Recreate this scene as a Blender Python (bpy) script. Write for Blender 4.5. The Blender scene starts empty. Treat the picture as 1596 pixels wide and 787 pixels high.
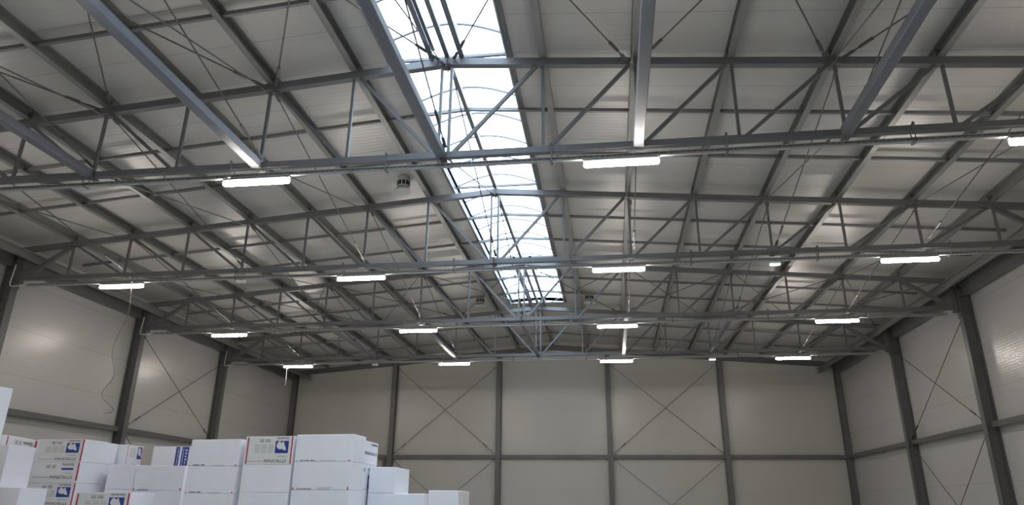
import bpy, bmesh, math, random
from mathutils import Vector, Matrix
random.seed(7)
scn = bpy.context.scene
C = scn.collection
HC = 1.86                      # eye height of the camera above the floor
SL = 0.0821                    # roof slope
Y1, BAY = 9.567, 5.055         # first truss in view, truss spacing
TY = [Y1 + (k - 1) * BAY for k in range(5)]      # TY[0] is overhead, TY[1..4] are in view
GY = TY[4] + 6.67              # gable wall
ZB = HC + 5.175                # bottom chord axis
ZT = HC + 6.89                 # top chord axis at the ridge
XC = 12.0
BACK = -11.0
ZROOF = ZT + 0.28              # underside of roof panels at the ridge

# ------------------------------------------------------------------ materials
def nodes(m):
    m.use_nodes = True
    return m.node_tree.nodes, m.node_tree.links, m.node_tree.nodes['Principled BSDF']

def mat(name, col, rough=0.5, metal=0.0, spec=0.5, noise=0.06, scale=3.0, bump=0.0):
    m = bpy.data.materials.new(name)
    n, l, b = nodes(m)
    b.inputs['Roughness'].default_value = rough
    b.inputs['Metallic'].default_value = metal
    b.inputs['Specular IOR Level'].default_value = spec
    tc = n.new('ShaderNodeTexCoord'); nz = n.new('ShaderNodeTexNoise')
    nz.inputs['Scale'].default_value = scale; nz.inputs['Detail'].default_value = 3
    l.new(tc.outputs['Object'], nz.inputs['Vector'])
    mp = n.new('ShaderNodeMapRange')
    mp.inputs['To Min'].default_value = 1 - noise; mp.inputs['To Max'].default_value = 1 + noise
    l.new(nz.outputs['Fac'], mp.inputs['Value'])
    mx = n.new('ShaderNodeVectorMath'); mx.operation = 'SCALE'
    mx.inputs[0].default_value = col
    l.new(mp.outputs['Result'], mx.inputs['Scale'])
    l.new(mx.outputs['Vector'], b.inputs['Base Color'])
    if bump:
        bp = n.new('ShaderNodeBump'); bp.inputs['Strength'].default_value = bump; bp.inputs['Distance'].default_value = 0.01
        l.new(nz.outputs['Fac'], bp.inputs['Height']); l.new(bp.outputs['Normal'], b.inputs['Normal'])
    return m

def panel_mat(name, col, axis, period, offset, rib, rough, seam_dark=0.78, seam_w=0.018, rib_strength=0.25, spec=0.5):
    """painted sandwich panel: joints every `period` metres along `axis`, fine ribs in between"""
    m = bpy.data.materials.new(name)
    n, l, b = nodes(m)
    b.inputs['Roughness'].default_value = rough
    b.inputs['Specular IOR Level'].default_value = spec
    g = n.new('ShaderNodeNewGeometry'); s = n.new('ShaderNodeSeparateXYZ')
    l.new(g.outputs['Position'], s.inputs[0])
    def M(op, a, bv=None):
        k = n.new('ShaderNodeMath'); k.operation = op
        for i, v in enumerate((a, bv)):
            if v is None: continue
            if isinstance(v, (int, float)): k.inputs[i].default_value = v
            else: l.new(v, k.inputs[i])
        return k.outputs[0]
    p = s.outputs[axis]
    fr = M('FRACT', M('DIVIDE', M('SUBTRACT', p, offset - 100 * period), period))
    seam = M('LESS_THAN', fr, seam_w / period)
    ribw = M('SINE', M('MULTIPLY', p, 2 * math.pi / rib))
    nz = n.new('ShaderNodeTexNoise'); nz.inputs['Scale'].default_value = 0.35; nz.inputs['Detail'].default_value = 4
    l.new(g.outputs['Position'], nz.inputs['Vector'])
    tone = M('ADD', M('MULTIPLY', nz.outputs['Fac'], 0.12), 0.94)
    dark = M('SUBTRACT', 1.0, M('MULTIPLY', seam, 1 - seam_dark))
    f = M('MULTIPLY', tone, dark)
    mx = n.new('ShaderNodeVectorMath'); mx.operation = 'SCALE'; mx.inputs[0].default_value = col
    l.new(f, mx.inputs['Scale']); l.new(mx.outputs['Vector'], b.inputs['Base Color'])
    bp = n.new('ShaderNodeBump'); bp.inputs['Strength'].default_value = rib_strength; bp.inputs['Distance'].default_value = 0.004
    h = M('SUBTRACT', M('MULTIPLY', ribw, 0.5), M('MULTIPLY', seam, 2.0))
    l.new(h, bp.inputs['Height']); l.new(bp.outputs['Normal'], b.inputs['Normal'])
    return m

def emit(name, col, s):
    m = bpy.data.materials.new(name)
    n, l, b = nodes(m)
    b.inputs['Base Color'].default_value = (.9, .9, .9, 1)
    b.inputs['Emission Color'].default_value = (*col, 1)
    b.inputs['Emission Strength'].default_value = s
    return m

M_STEEL = mat('grey_painted_steel', (.15, .152, .158), .42, 0.0, .5, .10, 4)
M_PURL = mat('grey_painted_purlin', (.20, .202, .195), .38, 0.0, .5, .12, 3)
M_COL = mat('grey_painted_column', (.125, .123, .121), .42, 0.0, .5, .10, 2)
M_ROD = mat('dark_steel_rod', (.10, .10, .10), .45, .2)
M_GALV = mat('galvanised_steel', (.52, .54, .56), .32, .75, .5, .12, 20)
M_STRIP = mat('bright_galvanised_strip', (.70, .76, .84), .30, .85)
M_TIE = mat('glossy_grey_tube', (.17, .175, .20), .42, .05, .3, .06, 6)
M_ROOF = panel_mat('roof_liner_panel', (.485, .47, .45), 1, 0.965, 8.70, .12, .33, .66, .016, .35)
M_WALL = panel_mat('wall_panel_side', (.50, .485, .465), 2, 1.13, HC + 4.12, .07, .27, .78, .014, .14)
M_GABLE = panel_mat('wall_panel_gable', (.50, .485, .45), 2, 1.13, HC + 4.12, .07, .30, .90, .014, .2)
M_FLOOR = mat('concrete_floor', (.52, .52, .50), .55, 0, .4, .12, 1.2, .05)
M_WHITE = mat('white_polystyrene_wrap', (.88, .895, .96), .34, 0, .5, .03, 5, .25)
M_PLAS = mat('white_plastic', (.75, .75, .73), .4)
M_SLOT = mat('shaded_slot', (.14, .14, .145), .7)
M_TRAY = mat('pale_galvanised_tray', (.40, .41, .41), .5, .1, .3, .10, 12)
M_DARK = mat('dark_mesh', (.015, .015, .015), .7)
M_VENT = mat('painted_vent_metal', (.40, .40, .375), .45)
M_RED = mat('red_print', (.55, .03, .06), .4)
M_BLUE = mat('blue_print', (.025, .055, .33), .4)
M_BLACK = mat('dark_print', (.05, .05, .085), .5)
M_GREY = mat('pale_grey_print', (.47, .47, .49), .5)
M_PAPER = mat('paper_white_print', (.78, .78, .77), .45)
M_CABLE = mat('grey_cable', (.22, .20, .18), .5)
M_LED = emit('led_diffuser', (1.0, .92, .83), 72.0)
M_EMER = emit('emergency_led', (.70, 1.0, .98), 9.0)

def glazing():
    m = bpy.data.materials.new('translucent_polycarbonate')
    m.use_nodes = True; n = m.node_tree.nodes; l = m.node_tree.links; n.clear()
    o = n.new('ShaderNodeOutputMaterial'); a = n.new('ShaderNodeMixShader'); t = n.new('ShaderNodeBsdfTransparent')
    r = n.new('ShaderNodeBsdfTranslucent'); g = n.new('ShaderNodeTexNoise'); mp = n.new('ShaderNodeMapRange')
    g.inputs['Scale'].default_value = 1.5
    mp.inputs['To Min'].default_value = .42; mp.inputs['To Max'].default_value = .50
    t.inputs['Color'].default_value = (.86, .93, .98, 1); r.inputs['Color'].default_value = (.88, .94, .98, 1)
    l.new(g.outputs['Fac'], mp.inputs['Value']); l.new(mp.outputs['Result'], a.inputs['Fac'])
    l.new(t.outputs[0], a.inputs[1]); l.new(r.outputs[0], a.inputs[2]); l.new(a.outputs[0], o.inputs['Surface'])
    return m
M_GLAZ = glazing()

# ------------------------------------------------------------------ mesh helpers
class MB:
    def __init__(s): s.bm = bmesh.new()
    def box(s, x0, x1, y0, y1, z0, z1, mi=0):
        vs = [s.bm.verts.new((x, y, z)) for z in (z0, z1) for (x, y) in ((x0, y0), (x1, y0), (x1, y1), (x0, y1))]
        for f in ((0, 3, 2, 1), (4, 5, 6, 7), (0, 1, 5, 4), (1, 2, 6, 5), (2, 3, 7, 6), (3, 0, 4, 7)):
            s.bm.faces.new([vs[i] for i in f]).material_index = mi
        return s
    def prof(s, p0, p1, pts, up=(0, 0, 1), mi=0):
        """closed 2D profile pts (side, up) swept from p0 to p1"""
        p0, p1 = Vector(p0), Vector(p1); d = (p1 - p0).normalized(); u = Vector(up)
        if abs(d.dot(u)) > .98: u = Vector((0, 1, 0))
        side = d.cross(u).normalized(); u = side.cross(d).normalized()
        a = [s.bm.verts.new(p0 + side * x + u * z) for x, z in pts]
        b = [s.bm.verts.new(p1 + side * x + u * z) for x, z in pts]
        n = len(pts); fs = []
        for i in range(n):
            fs.append(s.bm.faces.new((a[i], a[(i + 1) % n], b[(i + 1) % n], b[i])))
        fs.append(s.bm.faces.new(a[::-1])); fs.append(s.bm.faces.new(b))
        for f in fs: f.material_index = mi
        return s
    def bar(s, p0, p1, w, h, up=(0, 0, 1), mi=0):
        return s.prof(p0, p1, [(-w / 2, -h / 2), (w / 2, -h / 2), (w / 2, h / 2), (-w / 2, h / 2)], up, mi)
    def tube(s, p0, p1, r, n=8, mi=0):
        return s.prof(p0, p1, [(r * math.cos(6.28318 * i / n), r * math.sin(6.28318 * i / n)) for i in range(n)], (0, 0, 1), mi)
    def ibeam(s, p0, p1, w, h, t=.012, up=(0, 0, 1), mi=0):
        a, b, c = w / 2, h / 2, t / 2 * .8
        return s.prof(p0, p1, [(-a, -b), (a, -b), (a, -b + t), (c, -b + t), (c, b - t), (a, b - t), (a, b), (-a, b), (-a, b - t), (-c, b - t), (-c, -b + t), (-a, -b + t)], up, mi)
    def chan(s, p0, p1, w, h, t=.008, lip=.02, sgn=1, up=(0, 0, 1), mi=0):
        """C section with lips, open towards sgn * side"""
        a, b = w / 2, h / 2
        q = [(-a, -b), (a, -b), (a, -b + lip), (a - t, -b + lip), (a - t, -b + t), (-a + t, -b + t), (-a + t, b - t), (a - t, b - t), (a - t, b - lip), (a, b - lip), (a, b), (-a, b)]
        if sgn < 0: q = [(-x, z) for x, z in q][::-1]
        return s.prof(p0, p1, q, up, mi)
    def disc(s, c, r, z0, z1, n=24, mi=0):
        return s.prof((c[0], c[1], z0), (c[0], c[1], z1), [(r * math.cos(6.28318 * i / n), r * math.sin(6.28318 * i / n)) for i in range(n)], (0, 1, 0), mi)
    def build(s, name, m, parent=None, bevel=0.0, seg=2, smooth=False):
        bmesh.ops.recalc_face_normals(s.bm, faces=s.bm.faces[:])
        if bevel:
            es = [e for e in s.bm.edges if e.calc_face_angle(0) > .6]
            bmesh.ops.bevel(s.bm, geom=es, offset=bevel, segments=seg, profile=.5, affect='EDGES')
        me = bpy.data.meshes.new(name); s.bm.to_mesh(me); s.bm.free()
        for x in (m if isinstance(m, (list, tuple)) else [m]): me.materials.append(x)
        if smooth:
            for p in me.polygons: p.use_smooth = True
        o = bpy.data.objects.new(name, me); C.objects.link(o)
        if parent: o.parent = parent
        return o

def tag(o, label, cat, group=None, kind=None):
    if label: o['label'] = label
    if cat: o['category'] = cat
    if group: o['group'] = group
    if kind: o['kind'] = kind
    return o
def thing(name, label, cat, loc=(0, 0, 0), rz=0, group=None, kind=None):
    o = bpy.data.objects.new(name, None); C.objects.link(o); o.empty_display_size = .1
    o.location = loc; o.rotation_euler = (0, 0, rz)
    return tag(o, label, cat, group, kind)
def copy_tree(o, parent=None):
    c = o.copy(); C.objects.link(c); c.parent = parent
    for ch in list(o.children): copy_tree(ch, c)
    return c
def struct(o, label=None):
    o['kind'] = 'structure'
    if label: o['label'] = label
    return o
ORD = ['', 'first', 'second', 'third', 'fourth', 'fifth', 'sixth', 'seventh', 'eighth']

# ------------------------------------------------------------------ the shell
def node_x(k):
    return k * 1.5 + (1 if k > 0 else -1 if k < 0 else 0) * {1: .075, 2: .035}.get(abs(k), 0)
def roofz(x, base=ZT): return base - SL * abs(x)
XW = 12.17
struct(MB().box(-XW - .1, XW + .1, BACK - .1, GY + .1, -.15, 0).build('floor', M_FLOOR))
struct(MB().box(-XW - .12, -XW, BACK, GY, 0, roofz(XW, ZROOF) + .06).build('wall_left', M_WALL), 'pale ribbed sandwich panel wall behind the polystyrene stacks')
struct(MB().box(XW, XW + .12, BACK, GY, 0, roofz(XW, ZROOF) + .06).build('wall_right', M_WALL), 'pale ribbed sandwich panel side wall, bare of goods')
def gable(y0, y1, name):
    b = MB(); zt = roofz(XW, ZROOF) + .05; zr = ZROOF + .05
    pts = [(-XW - .12, 0), (XW + .12, 0), (XW + .12, zt), (0, zr), (-XW - .12, zt)]
    a = [b.bm.verts.new((x, y0, z)) for x, z in pts]; c = [b.bm.verts.new((x, y1, z)) for x, z in pts]
    for i in range(5): b.bm.faces.new((a[i], a[(i + 1) % 5], c[(i + 1) % 5], c[i]))
    b.bm.faces.new(a); b.bm.faces.new(c)
    return struct(b.build(name, M_GABLE))
gable(GY, GY + .12, 'wall_back')['label'] = 'pale panelled gable end wall with five column bays'
gable(BACK - .12, BACK, 'wall_front')
SKX, SKY0, SKY1 = .95, -6.0, 24.60
def slope(s, name):
    b = MB(); T = .12
    def slab(xa, xb, ya, yb):
        vs = []
        for z in (0, T):
            for x, y in ((xa, ya), (xb, ya), (xb, yb), (xa, yb)): vs.append(b.bm.verts.new((s * x, y, roofz(x, ZROOF) + z)))
        for f in ((0, 3, 2, 1), (4, 5, 6, 7), (0, 1, 5, 4), (1, 2, 6, 5), (2, 3, 7, 6), (3, 0, 4, 7)): b.bm.faces.new([vs[i] for i in f])
    slab(SKX, XW + .3, BACK - .12, GY + .12)
    slab(0, SKX, BACK - .12, SKY0); slab(0, SKX, SKY1, GY + .12)
    return struct(b.build(name, M_ROOF))
slope(-1, 'ceiling')['label'] = 'grey panelled roof slope over the polystyrene stacks'
slope(1, 'ceiling.001')['label'] = 'grey panelled roof slope beyond the skylight from the stacks'

# skylight: curb, arched ribs, cross bars, glazing
ZS = roofz(SKX, ZROOF)
sky = thing('window_1', 'arched translucent ridge skylight running lengthwise along the hall roof', None, (0, 0, 0), kind='structure')
for s in (-1, 1):
    b = MB()
    b.box(min(s * SKX, s * (SKX + .05)), max(s * SKX, s * (SKX + .05)), SKY0, SKY1, ZS - .02, ZS + .17)
    b.box(min(s * SKX, s * (SKX + .11)), max(s * SKX, s * (SKX + .11)), SKY0, SKY1, ZS - .05, ZS - .021)
    b.build('curb', M_STEEL, sky)
    MB().box(min(s * (SKX + .01), s * (SKX + .03)), max(s * (SKX + .01), s * (SKX + .03)), SKY0, SKY1, ZS - .115, ZS - .051).build('edge_strip', M_STRIP, sky)
for y0, y1 in ((SKY0 - .05, SKY0), (SKY1, SKY1 + .05)):
    b = MB(); b.box(-SKX, SKX, y0, y1, ZS - .02, ZS + .17); b.build('end_curb', M_GALV, sky)
def arch(x): return ZS + .17 + .26 * math.cos(x / SKX * math.pi / 2)
NA = 16
k = 0; y = 9.35 - .93 * 16
while y < SKY1 - .1:
    if y > SKY0 + .1:
        b = MB()
        for i in range(NA):
            xa, xb = (-1 + 2 * i / NA) * SKX, (-1 + 2 * (i + 1) / NA) * SKX
            b.bar((xa, y, arch(xa) - .02), (xb, y, arch(xb) - .02), .034, .03)
        b.build('rib', M_STEEL, sky)
    y += .93
for t in TY + [TY[0] - BAY]:
    MB().box(-SKX, SKX, t + .22, t + .27, ZS + .05, ZS + .10).build('cross_bar', M_STEEL, sky)
b = MB(); T = .012
for i in range(NA):
    xa, xb = (-1 + 2 * i / NA) * SKX, (-1 + 2 * (i + 1) / NA) * SKX
    q = [b.bm.verts.new(v) for v in ((xa, SKY0, arch(xa)), (xb, SKY0, arch(xb)), (xb, SKY1, arch(xb)), (xa, SKY1, arch(xa)))]
    b.bm.faces.new(q)
bmesh.ops.remove_doubles(b.bm, verts=b.bm.verts[:], dist=.0005)
for yy, flip in ((SKY0, 0), (SKY1, 1)):
    pts = [b.bm.verts.new((x, yy, arch(x))) for x in [(-1 + 2 * i / NA) * SKX for i in range(NA + 1)]]
    pts = pts + [b.bm.verts.new((SKX, yy, ZS + .16)), b.bm.verts.new((-SKX, yy, ZS + .16))]
    b.bm.faces.new(pts)
b.build('glazing', M_GLAZ, sky, smooth=False)

# ------------------------------------------------------------------ trusses
def make_truss():
    t = thing('roof_truss', '', 'roof truss', (0, TY[1], 0))
    for s in (-1, 1):
        MB().bar((s * .02, 0, roofz(0)), (s * 12.1, 0, roofz(12.1)), .115, .125).build('top_chord', M_STEEL, t)
        MB().bar((s * .02, 0, ZB), (s * 11.72, 0, ZB), .10, .10).build('bottom_chord', M_STEEL, t)
        MB().bar((s * 11.76, 0, ZB - .12), (s * 11.76, 0, roofz(11.76) - .07), .12, .12).build('end_post', M_COL, t)
        MB().bar((s * 11.68, 0, ZB + .03), (s * 10.55, 0, roofz(10.5) - .07), .09, .10).build('end_diagonal', M_STEEL, t)
        MB().bar((s * .08, 0, ZB + .05), (s * .08, 0, roofz(.1) - .06), .045, .045).build('vertical_strut', M_STEEL, t)
        for k in range(1, 8):
            x = s * node_x(k)
            MB().bar((x, 0, ZB + .05), (x, 0, roofz(x) - .06), .045, .045).build('vertical_strut', M_STEEL, t)
        for k in range(0, 7):
            xa = s * (node_x(k) + (.10 if k else .16)); xb = s * (node_x(k + 1) - .10)
            MB().bar((xa, 0, ZB + .045), (xb, 0, roofz(xb) - .06), .055, .055).build('diagonal_strut', M_STEEL, t)
        # purlin cleats on the top chord
        for k in range(1, 8):
            x = s * node_x(k); z = roofz(x) + .06
            MB().box(x - .05, x + .05, -.006, .006, z, z + .16).build('purlin_cleat', M_STEEL, t)
    for z in (ZB, roofz(0)):
        b = MB(); b.box(-.012, -.001, -.09, .09, z - .11, z + .11); b.box(.001, .012, -.09, .09, z - .11, z + .11)
        for yy in (-.06, .06):
            for zz in (-.08, .08): b.tube((-.035, yy, z + zz), (.035, yy, z + zz), .014, 6)
        b.build('ridge_plate', M_COL, t)
    # gussets where the braces meet the chords
    for k in (-6, -4, -2, 0, 2, 4, 6):
        x = node_x(k)
        MB().box(x - .07, x + .07, -.10, .10, roofz(x) - .075, roofz(x) - .064).build('gusset_plate', M_COL, t)
        MB().box(x - .06, x + .06, -.11, .11, ZB - .062, ZB - .052).build('gusset_plate', M_COL, t)
    return t
tr = make_truss()
tl = ['roof truss overhead, first in front of the camera and above the picture',
      'grey steel roof truss closest overhead, spanning the whole top of the view',
      'grey steel roof truss second away, lamps at its quarter points above the stacks',
      'grey steel roof truss third away, just before the skylight ends',
      'grey steel roof truss deepest in the hall, next to the gable wall']
tr['label'] = tl[1]; tr['group'] = 'roof trusses'
for i in (0, 2, 3, 4):
    c = copy_tree(tr); c.location = (0, TY[i], 0); c['label'] = tl[i]

# gable rafter
g = thing('gable_rafter', 'dark steel rafter capping the gable wall columns', 'rafter', (0, GY - .2, 0), kind='thing')
for s in (-1, 1):
    MB().ibeam((0, 0, HC + 6.84), (s * 12.1, 0, HC + 6.84 - SL * 12.1), .14, .20).build('beam_half', M_COL, g)

SIDE = {-1: "stacks' side", 1: "bare-wall side"}
# purlins
for s in (-1, 1):
    for k in range(1, 8):
        x = s * node_x(k); z = roofz(x) + .06 + .11
        o = MB().chan((x, TY[0] - BAY, z), (x, GY - .02, z), .105, .215, sgn=-s, lip=.022).build('roof_purlin', M_PURL)
        # chan opens towards +side (= +X when the sweep runs along +Y); it must open towards the ridge
        tag(o, 'long grey roof purlin, %s out from the skylight on the %s' % (ORD[k], SIDE[s]), 'purlin', 'roof purlins', 'thing')
    x = s * 11.33; z = HC + 5.635
    o = MB().chan((x, TY[0] - BAY, z), (x, GY - .02, z), .10, .19, sgn=-s, lip=.022).build('eaves_purlin', M_PURL)
    tag(o, 'grey channel running under the truss ends beside the wall top, %s' % SIDE[s], 'purlin', None, 'thing')
    for q in range(5):
        ya, yb = TY[q] + .11, (TY[q + 1] - .11 if q < 4 else GY - .29)
        o = MB().ibeam((s * 11.98, ya, HC + 5.67), (s * 11.98, yb, HC + 5.67), .18, .40).build('eaves_beam', M_COL)
        tag(o, 'deep dark eaves beam on the %s, %s' % (SIDE[s], ['overhead bay', 'bay after the closest truss', 'bay after the second truss', 'bay after the third truss', 'bay against the gable'][q]), 'eaves beam', 'eaves beams', 'thing')
o = MB().bar((0, TY[0] - BAY, ZT + .14), (0, GY - .02, ZT + .14), .075, .09).build('ridge_beam', M_STEEL)
tag(o, 'single slim steel ridge member running down the middle of the skylight', 'ridge beam', None, 'thing')
for (ya, yb, d) in ((TY[0], TY[1], 'camera end of the skylight'), (TY[3], TY[4], 'gable end of the skylight')):
    for s in (-1, 1):
        o = MB().chan((s * .25, ya + .03, ZT + .15), (s * .25, yb - .03, ZT + .15), .085, .19, sgn=-s, lip=.02).build('ridge_purlin', M_TIE)
        tag(o, 'short channel beside the ridge member, %s, %s' % (d, SIDE[s]), 'purlin', 'ridge channels', 'thing')
# spacer bars between purlins
bays = [(TY[0], BAY, 'overhead bay'), (TY[1], BAY, 'first bay beyond the closest truss'), (TY[2], BAY, 'bay between second and third trusses'),
        (TY[3], BAY, 'bay between third and last trusses'), (TY[4], GY - TY[4], 'bay against the gable')]
for y0, L, d in bays:
    for f, w in ((.335, 'near'), (.665, 'far')):
        y = y0 + L * f; b = MB()
        for s in (-1, 1):
            b.bar((0, y, roofz(0) + .16), (s * 11.6, y, roofz(11.6) + .16), .055, .065)
        o = b.build('spacer_bar', M_STEEL)
        tag(o, 'slim cross bar between purlins, %s row of the %s' % (w, d), 'spacer bar', 'purlin spacer bars', 'thing')
# longitudinal ties at bottom chord level
tn = {0: 'under the skylight', -2: "inner line, stacks' side", -4: "outer line, stacks' side", 2: 'inner line, bare-wall side', 4: 'outer line, bare-wall side'}
for ya, yb, d in ((TY[0], TY[1], 'overhead'), (TY[3], TY[4], 'far bay')):
    for k in (-4, -2, 0, 2, 4):
        x = node_x(k) - (.02 if k else .02); w = .15 if ya < 8 else .12
        o = MB().bar((x, ya + .07, ZB), (x, yb - .075, ZB), w, w * .9).build('tie_beam', M_TIE, bevel=.012)
        tag(o, 'square steel tie tube joining lower chords, %s, %s' % (d, tn[k]), 'tie beam', 'lower chord ties', 'thing')

# ------------------------------------------------------------------ tension rods
def rod(p0, p1, label, group, r=.010, tb=.45):
    """rod from p0 to p1, turnbuckle and fork near p1"""
    p0, p1 = Vector(p0), Vector(p1); d = (p1 - p0).normalized()
    t = thing('tension_rod', label, 'tension rod', tuple(p0), 0, group, 'thing')
    a, c = Vector((0, 0, 0)), p1 - p0
    MB().tube(a, c, r, 6).build('rod', M_ROD, t)
    MB().tube(c - d * (tb + .24), c - d * tb, r * 2.1, 8).build('turnbuckle', M_ROD, t)
    MB().bar(c - d * .2, c, .05, .02).build('fork_end', M_ROD, t)
    MB().bar(a, d * .14, .05, .02).build('fork_end', M_ROD, t)
    return t
ln = {0: 'under the skylight', -2: "inner line, stacks' side", -4: "middle line, stacks' side", -6: "outer line, stacks' side",
      2: 'inner line, bare-wall side', 4: 'middle line, bare-wall side', 6: 'outer line, bare-wall side'}
for i in range(4):
    d = ['overhead bay', 'bay after closest truss', 'bay after second truss', 'bay after third truss'][i]
    for k in (-6, -4, -2, 0, 2, 4, 6):
        x = node_x(k); o = .055
        ya, yb = TY[i] + .10, TY[i + 1] - .10
        rod((x + o, ya, roofz(x) - .08), (x + o, yb, ZB + .10), 'thin rod falling away, %s, %s' % (d, ln[k]), 'truss cross rods', .0115, .5)
        rod((x - o, yb, roofz(x) - .08), (x - o, ya, ZB + .10), 'thin rod rising away, %s, %s' % (d, ln[k]), 'truss cross rods', .0115, .5)
for i in (0, 3):
    d = 'overhead' if i == 0 else 'last truss bay'
    for s in (-1, 1):
        for q in range(4):
            ka, kb = s * 2 * q, s * 2 * (q + 1)
            xa, xb = node_x(ka), node_x(kb) if abs(kb) < 8 else s * 11.6
            ya, yb = TY[i] + .08, TY[i + 1] - .08
            fl = 'slope brace rod %s, %s, %s panel from ridge, toward the %s'
            rod((xb - s * .12, ya, roofz(xb) + .02), (xa + s * .12, yb, roofz(xa) + .02), fl % (d, SIDE[s], ORD[q + 1], 'ridge'), 'roof slope brace rods', .0125, .30)
            rod((xa + s * .12, ya, roofz(xa) - .01), (xb - s * .12, yb, roofz(xb) - .01), fl % (d, SIDE[s], ORD[q + 1], 'eaves'), 'roof slope brace rods', .0125, .30)

# ------------------------------------------------------------------ columns, girts, wall bracing
cn = ['overhead truss', 'closest truss', 'second truss', 'third truss', 'last truss']
ZG = HC + 2.10
for i, y in enumerate(TY):
    for s in (-1, 1):
        t = thing('steel_column', 'dark steel wall column under the %s, %s' % (cn[i], SIDE[s]), 'column', (s * XC, y, 0), 0, 'side wall columns', 'thing')
        MB().ibeam((0, 0, 0), (0, 0, HC + 5.76), .20, .29, .018, up=(1, 0, 0)).build('shaft', M_COL, t)
        b = MB(); b.box(-.16, .16, -.12, .12, .0, .02); b.build('base_plate', M_COL, t)
        b = MB(); b.box(-.145, .145, -.10, .10, HC + 5.761, HC + 5.78); b.box(-s * .16 - .012, -s * .16 + .012, -.10, .10, ZB - .25, HC + 5.76); b.build('head_plate', M_COL, t)
gx = [-12.04, -7.25, -2.42, 2.42, 7.25, 12.04]
gn = ["corner column where gable meets the stacks' side wall", "second gable column from the stacks' corner", 'gable column just left of the ridge line',
      'gable column just right of the ridge line', 'gable column next to the bare-wall corner column', 'corner column where gable meets the bare side wall']
for x, nme in zip(gx, gn):
    t = thing('steel_column', 'dark steel ' + nme, 'column', (x, GY - .16, 0), 0, 'gable wall columns', 'thing')
    top = HC + 6.735 - SL * abs(x)
    MB().ibeam((0, 0, 0), (0, 0, top), .22, .22, .018, up=(0, 1, 0)).build('shaft', M_COL, t)
    MB().box(-.12, .12, -.13, .13, 0, .02).build('base_plate', M_COL, t)
for j in range(5):
    o = MB().bar((gx[j] + .11, GY - .17, ZG), (gx[j + 1] - .11, GY - .17, ZG), .10, .15).build('wall_girt', M_COL)
    tag(o, 'horizontal steel girt in gable bay %s, counting from the stacks' % ['one', 'two', 'three', 'four', 'five'][j], 'girt', 'gable girts', 'thing')
for s in (-1, 1):
    ys = TY + [GY - .17]
    for j in range(5):
        o = MB().bar((s * 12.03, ys[j] + .10, ZG), (s * 12.03, ys[j + 1] - .12, ZG), .10, .14).build('wall_girt', M_COL)
        tag(o, 'horizontal side wall girt, %s, starting at the %s column' % (SIDE[s], cn[j]), 'girt', 'side wall girts', 'thing')
# door frame beside the second gable column
b = MB(); b.box(-.05, .05, -.05, .05, 0, ZG - .08)
o = b.build('door_post', M_COL); o.location = (-7.52, GY - .17, 0)
tag(o, 'short steel post below the girt, tight beside the second gable column', 'post', None, 'thing')

def xbrace(P, Q, z0, z1, where, grp, tb=.5):
    P, Q = Vector(P), Vector(Q); d = (Q - P).normalized(); n = Vector((-d.y, d.x, 0)) * .018
    a, c = P + d * .14, Q - d * .14
    rod(Vector((c.x, c.y, z1)) + n, Vector((a.x, a.y, z0)) + n, 'thin wall brace rod, %s, %s' % (where, 'first diagonal'), grp, .010, tb)
    rod(Vector((a.x, a.y, z1)) - n, Vector((c.x, c.y, z0)) - n, 'thin wall brace rod, %s, %s' % (where, 'crossing diagonal'), grp, .010, tb)
def xb2(P, Q, z0, z1, w, grp, words):
    P, Q = Vector(P), Vector(Q); d = (Q - P).normalized(); n = Vector((-d.y, d.x, 0)) * .018
    a, c = P + d * .14, Q - d * .14
    rod(Vector((c.x, c.y, z1)) + n, Vector((a.x, a.y, z0)) + n, 'thin brace rod, %s, lower end at the %s' % (w, words[0]), grp, .011, .45)
    rod(Vector((a.x, a.y, z1)) - n, Vector((c.x, c.y, z0)) - n, 'thin brace rod, %s, lower end at the %s' % (w, words[1]), grp, .011, .45)
for s in (-1, 1):
    w = "stacks' side wall" if s < 0 else 'bare side wall'
    xb2((s * 11.97, TY[3], 0), (s * 11.97, TY[4], 0), ZG + .10, HC + 5.0, 'upper %s' % w, 'side wall brace rods', ('third truss column', 'last truss column'))
    xb2((s * 11.97, TY[3], 0), (s * 11.97, TY[4], 0), .15, ZG - .10, 'lower %s' % w, 'side wall brace rods', ('third truss column', 'last truss column'))
for j, w in ((1, 'second gable bay'), (3, 'fourth gable bay')):
    xb2((gx[j], GY - .18, 0), (gx[j + 1], GY - .18, 0), ZG + .12, HC + 6.0, 'upper ' + w, 'gable brace rods', ("column toward the stacks", 'column toward the bare wall'))
    xb2((gx[j], GY - .18, 0), (gx[j + 1], GY - .18, 0), .20, ZG - .12, 'lower ' + w, 'gable brace rods', ("column toward the stacks", 'column toward the bare wall'))

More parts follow.
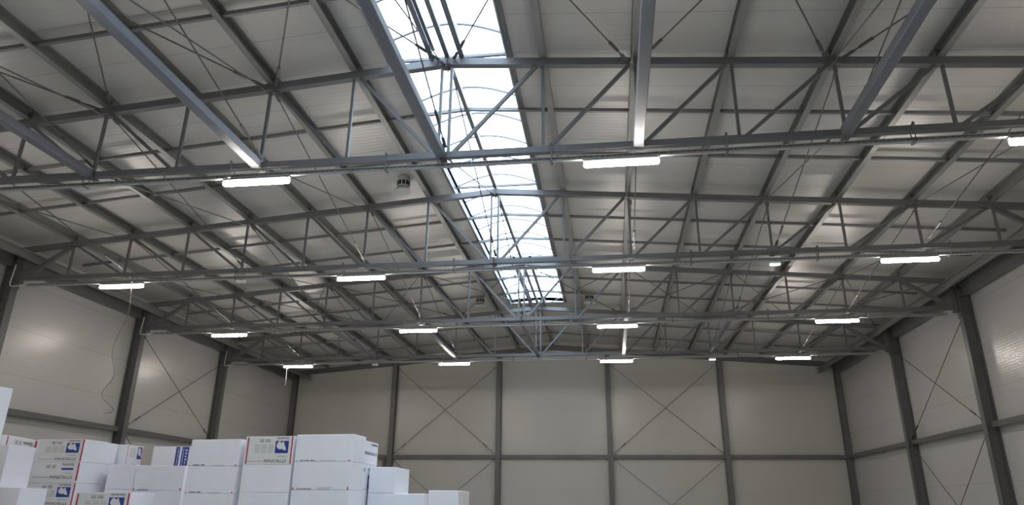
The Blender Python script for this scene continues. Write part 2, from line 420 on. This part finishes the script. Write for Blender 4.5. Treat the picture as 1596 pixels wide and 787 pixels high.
# ------------------------------------------------------------------ cable trays, lamps
ZTR = HC + 5.005
def make_tray():
    t = thing('cable_tray', '', 'cable tray', (0, 0, 0), 0, 'perforated trays below the trusses', 'thing')
    b = MB(); b.chan((-11.55, 0, ZTR), (11.55, 0, ZTR), .06, .066, .004, .008, 1, up=(0, 0, 1))
    b.build('channel', M_TRAY, t)
    b = MB(); x = -11.4
    while x < 11.4:
        b.box(x, x + .036, -.0312, -.0302, ZTR - .007, ZTR + .007); x += .085
    b.build('perforations', M_SLOT, t)['kind'] = 'stuff'
    for j in range(-4, 4):
        x = 1.7 + 2.6 * j; b = MB()
        for yy in (-.065, .065):
            b.tube((x, yy, ZTR - .045), (x, yy, ZB + .10), .009, 6)
        b.box(x - .02, x + .02, -.085, .085, ZB + .052, ZB + .066); b.box(x - .02, x + .02, -.085, .085, ZTR - .04, ZTR - .028)
        for yy in (-.065, .065):
            b.box(x - .014, x + .014, yy - .014, yy + .014, ZB + .066, ZB + .085)
        b.build('clamp', M_STEEL, t)
    return t
trl = ['tray under the overhead truss, above the picture', 'perforated galvanised cable tray hung beneath the closest truss', 'galvanised cable tray hung beneath the second truss, long loose cable end',
       'galvanised cable tray hung beneath the third truss', 'galvanised cable tray hung beneath the last truss before the gable']
ty = make_tray(); ty.location = (0, TY[1], 0); ty['label'] = trl[1]
for i in (0, 2, 3, 4):
    c = copy_tree(ty); c.location = (0, TY[i], 0); c['label'] = trl[i]

def stadium(b, L, w, z0, z1, mi=0, n=8):
    pts = []
    for i in range(n + 1):
        a = -math.pi / 2 + math.pi * i / n; pts.append((L / 2 - w / 2 + w / 2 * math.cos(a), w / 2 * math.sin(a)))
    for i in range(n + 1):
        a = math.pi / 2 + math.pi * i / n; pts.append((-L / 2 + w / 2 + w / 2 * math.cos(a), w / 2 * math.sin(a)))
    a = [b.bm.verts.new((x, y, z0)) for x, y in pts]; c = [b.bm.verts.new((x, y, z1)) for x, y in pts]
    N = len(pts)
    for i in range(N): b.bm.faces.new((a[i], a[(i + 1) % N], c[(i + 1) % N], c[i]))
    b.bm.faces.new(a[::-1]); b.bm.faces.new(c)
def make_lamp():
    t = thing('strip_light', '', 'strip light', (0, 0, 0), 0, 'glowing LED strip lights', 'thing')
    b = MB(); stadium(b, 1.13, .105, -.045, .022)
    b.build('diffuser', M_LED, t, bevel=.018, seg=2)
    b = MB(); stadium(b, 1.11, .09, .023, .042); b.build('housing', M_PLAS, t)
    for s in (-1, 1):
        b = MB(); b.box(s * .56 - .008, s * .56 + .008, -.04, .04, .043, .05)
        b.tube((s * .56, -.036, .045), (s * .56, -.036, .125), .005, 6); b.tube((s * .56, .036, .045), (s * .56, .036, .125), .005, 6)
        b.build('hanger', M_STEEL, t)
    return t
lp = make_lamp(); first = True
tw = ['overhead', 'closest', 'second', 'third', 'last']
lxs = [(-9.0, "outermost over the stacks"), (-3.06, "inner one on the stacks' side"), (2.75, 'just past the skylight'), (8.7, 'outermost by the bare wall')]
for i in (1, 2, 3, 4, 0):
    for x, d in lxs:
        o = lp if first else copy_tree(lp); first = False
        o.location = (x, TY[i], HC + 4.90)
        o['label'] = 'glowing LED strip light under the %s truss, %s' % (tw[i], d)
def emergency(x, y, lit, label):
    t = thing('emergency_light', label, 'emergency light', (x, y, HC + 4.90), 0, None, 'thing')
    MB().box(-.11, .11, -.045, .045, .0, .05).build('housing', M_PLAS, t, bevel=.008)
    MB().box(-.10, .10, -.038, .038, -.022, -.001).build('diffuser', M_EMER if lit else M_PLAS, t, bevel=.006)
    MB().box(-.015, .015, -.02, .02, .051, .079).build('bracket', M_STEEL, t)
emergency(6.02, TY[2], 1, 'small cyan-lit emergency light on the second truss tray')
emergency(6.03, TY[4], 1, 'small cyan-lit emergency light on the last truss tray, near the gable column')
emergency(-5.97, TY[2], 0, 'small unlit twin-lamp emergency unit on the second truss tray')
emergency(-6.03, TY[4], 0, 'small unlit white emergency unit on the last truss tray')

# roof ventilators
def vent(x, y, label):
    z = roofz(x, ZROOF)
    t = thing('roof_vent', label, 'roof vent', (x, y, z), 0, 'roof vents', 'thing')
    MB().disc((0, 0), .135, -.26, .0).build('neck', M_VENT, t)
    b = MB()
    for i in range(10):
        a = i * math.pi / 5; c, s = math.cos(a) * .137, math.sin(a) * .137
        b.bar((c, s, -.22), (c, s, -.12), .06, .012, up=(math.cos(a), math.sin(a), 0))
    b.build('louvre', M_DARK, t)
    b = MB(); b.disc((0, 0), .19, -.36, -.33, 28)
    for i in range(4):
        a = i * math.pi / 2 + .6; b.tube((.1 * math.cos(a), .1 * math.sin(a), -.335), (.1 * math.cos(a), .1 * math.sin(a), -.255), .006, 6)
    b.build('cover_disc', M_VENT, t, bevel=.006)
vent(-1.97, 13.85, 'round grey roof vent with disc cover, before the second truss')
vent(-1.92, 23.4, "dark roof vent just before the last truss, stacks' side of the skylight")
vent(1.90, 23.4, 'dark roof vent just before the last truss, bare-wall side of the skylight')

# cables and conduit
def wire(name, pts, r, m, label, cat):
    cu = bpy.data.curves.new(name, 'CURVE'); cu.dimensions = '3D'; cu.bevel_depth = r; cu.bevel_resolution = 2; cu.resolution_u = 8
    sp = cu.splines.new('NURBS'); sp.points.add(len(pts) - 1)
    for p, v in zip(sp.points, pts): p.co = (*v, 1)
    sp.use_endpoint_u = True; sp.order_u = 4
    tmp = bpy.data.objects.new('t', cu); C.objects.link(tmp); cu.materials.append(m); bpy.context.view_layer.update()
    me = bpy.data.meshes.new_from_object(tmp.evaluated_get(bpy.context.evaluated_depsgraph_get()))
    bpy.data.objects.remove(tmp); me.name = name
    o = bpy.data.objects.new(name, me); C.objects.link(o)
    tag(o, label, cat, None, 'thing'); return o
W = [(-8.69, 4.86), (-8.68, 4.7), (-8.62, 4.35), (-8.72, 3.93), (-8.90, 3.56), (-8.84, 3.11), (-8.55, 2.80), (-8.72, 2.53), (-8.97, 2.38), (-8.84, 2.17), (-8.52, 2.03), (-8.52, 1.90), (-8.70, 1.9)]
dy = [0, 0, .02, .05, .06, .0, -.08, -.05, .03, .08, .05, .0, -.03]
wire('hanging_cable', [(x, TY[2] - .06 + d, HC + z) for (x, z), d in zip(W, dy)], .008, M_CABLE, 'long curling cable dangling from the strip light above the stacks', 'cable')
wire('hanging_cable', [(-9.44, TY[4], HC + 4.86), (-9.43, TY[4], HC + 4.6), (-9.42, TY[4] + .01, HC + 4.4), (-9.43, TY[4], HC + 4.2)], .008, M_PLAS, 'short white cable end hanging from the last truss outermost light', 'cable')
for i in (2, 3, 4):
    y = TY[i] - .14
    b = MB(); pts = [(-11.84, HC + 5.50), (-11.88, HC + 5.02), (-11.86, HC + 4.965), (-11.80, HC + 4.945), (-11.55, HC + 4.95)]
    for (xa, za), (xb, zb) in zip(pts, pts[1:]): b.tube((xa, y, za), (xb, y, zb), .013, 8)
    o = b.build('conduit_pipe', M_PLAS)
    tag(o, "thin white conduit elbow on the stacks' side column of the %s" % cn[i], 'conduit', 'conduit elbows', 'thing')

# ------------------------------------------------------------------ polystyrene packs
_fc = {}
def text_bm(b, s, x, z, h, w, flip, mi, to3):
    """text fitted in a w x h box whose lower left (as read) is x, z; flip = upside down about its own box"""
    if s not in _fc:
        cu = bpy.data.curves.new('t', 'FONT'); cu.body = s; cu.size = 1.0; cu.resolution_u = 2; cu.offset = .012
        o = bpy.data.objects.new('t', cu); C.objects.link(o)
        bpy.context.view_layer.update()
        me = bpy.data.meshes.new_from_object(o.evaluated_get(bpy.context.evaluated_depsgraph_get()))
        vs = [v.co.copy() for v in me.vertices]; fs = [tuple(p.vertices) for p in me.polygons]
        bpy.data.objects.remove(o); bpy.data.meshes.remove(me)
        _fc[s] = (vs, fs, min(v.x for v in vs), max(v.x for v in vs), min(v.y for v in vs), max(v.y for v in vs))
    vs, fs, x0, x1, y0, y1 = _fc[s]; out = []
    for v in vs:
        u, q = (v.x - x0) / (x1 - x0), (v.y - y0) / (y1 - y0)
        if flip: u, q = 1 - u, 1 - q
        out.append(b.bm.verts.new(to3(x + u * w, z + q * h)))
    for f in fs:
        try: b.bm.faces.new([out[i] for i in f]).material_index = mi
        except ValueError: pass
def rect(b, x0, x1, z0, z1, mi, to3):
    b.bm.faces.new([b.bm.verts.new(to3(x, z)) for x, z in ((x0, z0), (x1, z0), (x1, z1), (x0, z1))]).material_index = mi
BLOB = [(.30, 1.0), (.16, .84), (.09, .60), (.16, .42), (.36, .30), (.56, .35), (.66, .24), (.85, .24), (.77, .54), (.69, .71), (.60, 1.0), (.50, .84), (.43, .85)]
PM = [M_RED, M_BLUE, M_BLACK, M_GREY, M_PAPER]
def printed(parent, kind, face, sx, sy, h):
    """print on the front (-Y) or side (+X) face of a pack of size sx, sy, h standing on its own origin"""
    L = sx if face == 'front' else sy
    def lay(off):
        if face == 'front': return lambda u, v: (-sx / 2 + u * L, -sy / 2 - off, v * h)
        return lambda u, v: (sx / 2 + off, -sy / 2 + u * L, v * h)
    l1, l2, l3 = lay(.0020), lay(.0032), lay(.0044)
    def B(): return MB()
    both = kind == 'label'
    if kind in ('label', 'label_one'):
        b = B(); rect(b, .03, .975, .03, .985, 4, l1); b.build('printed_panel', PM, parent)
        b = B(); rect(b, .955, .982, .03, .985, 0, l2); b.build('red_stripe', PM, parent)
        if both: b = B(); rect(b, .045, .072, .03, .96, 0, l2); b.build('red_stripe', PM, parent)
        b = B(); rect(b, .63, .90, .40, .83, 1, l2)
        b.bm.faces.new([b.bm.verts.new(l3(.63 + .27 * x, .40 + .43 * z)) for x, z in BLOB]).material_index = 4
        b.build('emblem', PM, parent)
        b = B()
        text_bm(b, 'Genderka', .65, .87, .09, .25, True, 2, l2)
        text_bm(b, 'STYROPIAN', .43, .075, .115, .45, True, 2, l2)
        for i, (u, w) in enumerate(((.30, .09), (.42, .10))): rect(b, u, u + w, .78, .90, 3, l2)
        for i in range(5):
            for k in range(3):
                u = .20 + k * .14 + .01 * (i % 2); rect(b, u, u + .11, .42 + i * .06, .445 + i * .06, 3, l2)
        rect(b, .08, .40, .105, .135, 3, l2); rect(b, .68, .86, .275, .305, 3, l2)
        b.build('lettering', PM, parent)
    elif kind == 'label_low':       # strip with the maker's word and a blue bar, upside down
        b = B(); rect(b, .03, .975, .0, 1.0, 4, l1); b.build('printed_panel', PM, parent)
        b = B(); rect(b, .952, .982, .12, .97, 0, l2); b.build('red_stripe', PM, parent)
        b = B()
        text_bm(b, 'Genderka', .62, .80, .13, .25, True, 2, l2)
        text_bm(b, 'STYROPIAN', .42, .20, .16, .46, True, 2, l2)
        rect(b, .62, .87, .62, .71, 1, l2)
        rect(b, .30, .38, .70, .86, 3, l2); rect(b, .42, .50, .70, .86, 3, l2)
        rect(b, .05, .40, .25, .29, 3, l2); rect(b, .72, .86, .44, .48, 3, l2)
        b.build('lettering', PM, parent)
    elif kind == 'side_label':
        b = B(); rect(b, .02, .98, .02, .98, 4, l1); b.build('printed_panel', PM, parent)
        b = B(); rect(b, .03, .055, .03, .97, 0, l2); b.build('red_stripe', PM, parent); b = B(); rect(b, .93, .965, .03, .97, 0, l2); b.build('red_stripe', PM, parent)
        b = B(); rect(b, .62, .88, .42, .95, 1, l2)
        b.bm.faces.new([b.bm.verts.new(l3(.62 + .26 * x, .42 + .53 * z)) for x, z in BLOB]).material_index = 4
        b.build('emblem', PM, parent)
        b = B(); text_bm(b, 'STYROPIAN', .40, .08, .12, .46, True, 2, l2)
        for i in range(5):
            for k in range(2): rect(b, .20 + k * .17, .34 + k * .17, .50 + i * .08, .53 + i * .08, 3, l2)
        rect(b, .08, .36, .12, .15, 3, l2); b.build('lettering', PM, parent)
    elif kind == 'side_marks':
        b = B(); text_bm(b, 'Genderka', .62, .80, .12, .32, True, 2, l2); text_bm(b, 'STYROPIAN', .30, .42, .13, .64, True, 2, l2)
        rect(b, .05, .28, .47, .50, 3, l2); b.build('lettering', PM, parent)
    elif kind == 'side_emblem':
        b = B(); text_bm(b, 'Genderka', .55, .72, .14, .38, True, 2, l2); rect(b, .15, .38, .70, .84, 3, l2); b.build('lettering', PM, parent)
        b = B(); rect(b, .55, .93, .02, .58, 1, l2)
        b.bm.faces.new([b.bm.verts.new(l3(.55 + .38 * x, .02 + .56 * z)) for x, z in BLOB]).material_index = 4
        b.build('emblem', PM, parent)
    elif kind == 'end_strip':       # narrow wrap end
        b = B(); rect(b, .04, .07, .06, .95, 0, l2); b.build('red_stripe', PM, parent); b = B(); rect(b, .88, .94, .06, .95, 0, l2); b.build('red_stripe', PM, parent)
        b = B(); text_bm(b, 'Genderka', .52, .45, .26, .27, True, 2, l2); rect(b, .28, .36, .40, .72, 3, l2); rect(b, .40, .46, .40, .72, 3, l2); b.build('lettering', PM, parent)
    elif kind == 'blue_bands':
        b = B(); rect(b, .45, .525, .14, .97, 1, l2); rect(b, .43, .50, .0, .08, 1, l2); rect(b, .565, .70, .04, .97, 1, l2); b.build('blue_band', PM, parent)
        b = B(); rr = random.Random(3)
        for u, n, w in ((.485, 13, .022), (.59, 11, .02), (.64, 6, .034)):
            for i in range(n):
                z = .10 + .82 * i / n; rect(b, u, u + w * rr.uniform(.6, 1), z, z + .82 / n * .6, 4, l3)
        b.build('lettering', PM, parent)
    elif kind in ('word', 'bar', 'dots', 'dashes'):
        b = B()
        if kind in ('word', 'bar'):
            rect(b, .02, .038, .01, .10, 0, l2); b.build('red_stripe', PM, parent); b = B(); rect(b, .955, .975, .01, .12, 0, l2)
        else:
            rect(b, .03, .046, .005, .05, 0, l2); b.build('red_stripe', PM, parent); b = B(); rect(b, .94, .965, .01, .06, 0, l2)
        b.build('red_stripe', PM, parent)
        b = B()
        if kind == 'word': text_bm(b, 'Genderka', .09, .012, .075, .26, False, 2, l2); rect(b, .45, .66, .02, .05, 3, l2); rect(b, .45, .72, .08, .10, 3, l2)
        if kind == 'bar': rect(b, .09, .33, .012, .04, 1, l2); rect(b, .16, .27, .085, .10, 3, l2); rect(b, .50, .62, .02, .035, 3, l2)
        if kind == 'dots':
            for u, w in ((.10, .05), (.16, .03), (.20, .06), (.28, .08)): rect(b, u, u + w, .03, .055, 2, l2)
            rect(b, .45, .72, .03, .045, 3, l2)
        if kind == 'dashes':
            for u, w in ((.10, .03), (.14, .05), (.20, .03), (.26, .07)): rect(b, u, u + w, .03, .065, 2, l2)
            rect(b, .50, .72, .02, .04, 3, l2)
        b.build('lettering', PM, parent)

def pack(x0, x1, y0, y1, ztop, h, label, rz=0, prints=(), group='polystyrene packs'):
    """ztop relative to the camera; x0..x1 and y0..y1 before turning about the front right corner"""
    sx, sy = x1 - x0, y1 - y0; R = Matrix.Rotation(rz, 3, 'Z')
    c = Vector((x1, y0, 0)) + R @ Vector((-sx / 2, sy / 2, 0))
    t = thing('polystyrene_pack', label, 'polystyrene pack', (c.x, c.y, HC + ztop - h), rz, group, 'thing')
    b = MB(); b.box(-sx / 2, sx / 2, -sy / 2, sy / 2, 0.001, h - .001)
    rr = random.Random(int(1000 * (x0 + 20) + 77 * y0 + 13 * ztop))
    b.build('wrapped_block', M_WHITE, t, bevel=.012, seg=2)
    for kind, face in prints: printed(t, kind, face, sx, sy, h)
    return t
cols = []
def column(x0, x1, y0, y1, ztop, hs, labels, prints, rz=0):
    z = ztop
    for i, h in enumerate(hs):
        pack(x0, x1, y0, y1, z, h, labels[i], rz, prints[i] if i < len(prints) else ())
        z -= h
    # what stands below the picture down to the floor
    rest = HC + z; n = max(1, round(rest / .62))
    for i in range(n):
        pack(x0, x1, y0, y1, z, rest / n, 'plain white polystyrene pack low in the stacks, under the visible ones', rz, (), 'lower polystyrene packs'); z -= rest / n
R4 = math.radians(-4)
column(-3.42, -2.27, 12.86, 13.44, 1.27, (.49, .50), ['blank white pack at the top corner where the tall stack turns', 'white pack under the corner top one, small upright maker word at its foot'],
       [(('dots', 'front'),), (('word', 'front'),)], R4)
column(-4.46, -3.46, 12.93, 13.50, 1.245, (.52, .49), ['top pack with red stripes and blue emblem, between two blank top packs', 'blank white pack directly under the striped emblem pack of the tall stack'],
       [(('label', 'front'),), ()], R4)
column(-5.62, -4.56, 13.02, 13.62, 1.20, (.50, .49), ['blank white top pack at the inner end of the tall stack', 'blank white pack below the inner end top pack, dark dashes at its foot'],
       [(('dashes', 'front'),), (('dashes', 'front'),)], R4)
column(-3.36, -2.40, 13.56, 14.72, 1.25, (.45, .48), ['pack behind the tall stack corner, lettering on its narrow visible side', 'second pack down behind the tall stack corner, emblem on its side'],
       [(('side_marks', 'side'),), (('side_emblem', 'side'),)])
column(-9.45, -8.36, 13.70, 14.42, 1.27, (.455, .415, .45), ['topmost of three stacked printed packs, blue emblem near its top edge', 'middle of three stacked printed packs, dark blue bar and upside-down words', 'lowest of three stacked printed packs, emblem beneath the maker word'],
       [(('label_one', 'front'),), (('label_low', 'front'),), (('label_one', 'front'),)])
column(-9.2, -8.43, 14.44, 14.84, 1.265, (.45,), ['narrow blank white pack squeezed behind the topmost printed pack'], [()])
column(-9.2, -8.22, 14.86, 15.46, 1.26, (.50,), ['far printed pack with thin red stripes and emblem, below the wall column foot'], [(('side_label', 'side'),)])
column(-8.02, -6.75, 15.50, 16.3, 1.27, (.50,), ['white pack with two vertical blue lettered bands, half hidden behind tall stack'], [(('blue_bands', 'front'),)])
column(-8.16, -7.53, 14.30, 15.0, .80, (.50,), ['small blank white pack below the far striped emblem pack'], [()])
column(-7.49, -6.38, 14.25, 15.1, .775, (.50,), ['blank white pack below the blue banded one, blue bar at its foot'], [(('bar', 'front'),)])
pack(-9.72, -8.59, 12.05, 12.71, 1.02, .75, 'large blank white pack in front of the three printed packs')
column(-9.40, -8.15, 12.05, 12.71, .27, (.5,), ['low blank white pack in front, overlapping the lowest printed pack'], [()])
pack(-10.34, -9.34, 12.74, 14.04, 1.27, .25, 'pack whose striped end peeks over the large blank pack', math.radians(15), (('end_strip', 'side'),))
column(-10.45, -9.62, 12.78, 13.60, 1.02, (.5,), ['white pack hidden behind the large blank pack'], [()])
column(-8.35, -7.36, 9.45, 10.38, 1.77, (1.05,), ['tall white pack cut off by the picture edge, highest of all'], [()], math.radians(-8))
column(-7.24, -6.14, 12.30, 13.00, .205, (.5,), ['low printed pack with emblem and stripes, only its upper part in the picture'], [(('label', 'front'),)])
column(-2.36, -1.20, 14.15, 15.2, .255, (.5,), ['low wide white pack carrying the single blank pack beside the tall stack'], [()])
pack(-2.36, -1.83, 14.15, 15.2, .755, .5, 'single blank white pack standing one step below the tall stack', 0, ())
column(-.93, -.36, 13.35, 14.4, .30, (.5,), ['lone white pack nearest the hall centre, last step down'], [()])

# ------------------------------------------------------------------ camera, world
cam = bpy.data.cameras.new('camera'); co = bpy.data.objects.new('camera', cam); C.objects.link(co)
r = Vector((0.9909752, 0.1337243, 0.00927162)); u = Vector((0.0371904, -0.34073635, 0.93942302)); f = Vector((-0.12878286, 0.9306001, 0.34263454))
u = Vector((-0.0371904, -0.34073635, 0.93942302)) if abs(r.dot(u)) > .02 else u
m = Matrix((( r.x, u.x, -f.x, 2.430), (r.y, u.y, -f.y, 0.0), (r.z, u.z, -f.z, HC), (0, 0, 0, 1)))
co.matrix_world = m
cam.sensor_width = 36; cam.sensor_fit = 'HORIZONTAL'; cam.lens = 1093.45 / 1596 * 36; cam.clip_end = 200
scn.camera = co
w = bpy.data.worlds.new('sky'); scn.world = w; w.use_nodes = True
bg = w.node_tree.nodes['Background']; bg.inputs['Color'].default_value = (.72, .86, 1.0, 1); bg.inputs['Strength'].default_value = 6.5
scn.view_settings.view_transform = 'Standard'; scn.view_settings.look = 'None'; scn.view_settings.gamma = 1
scn.view_settings.use_curve_mapping = False; scn.view_settings.exposure = 0.27
scn.cycles.max_bounces = 8; scn.cycles.diffuse_bounces = 5; scn.cycles.use_denoising = True
scn.cycles.sample_clamp_indirect = 6.0
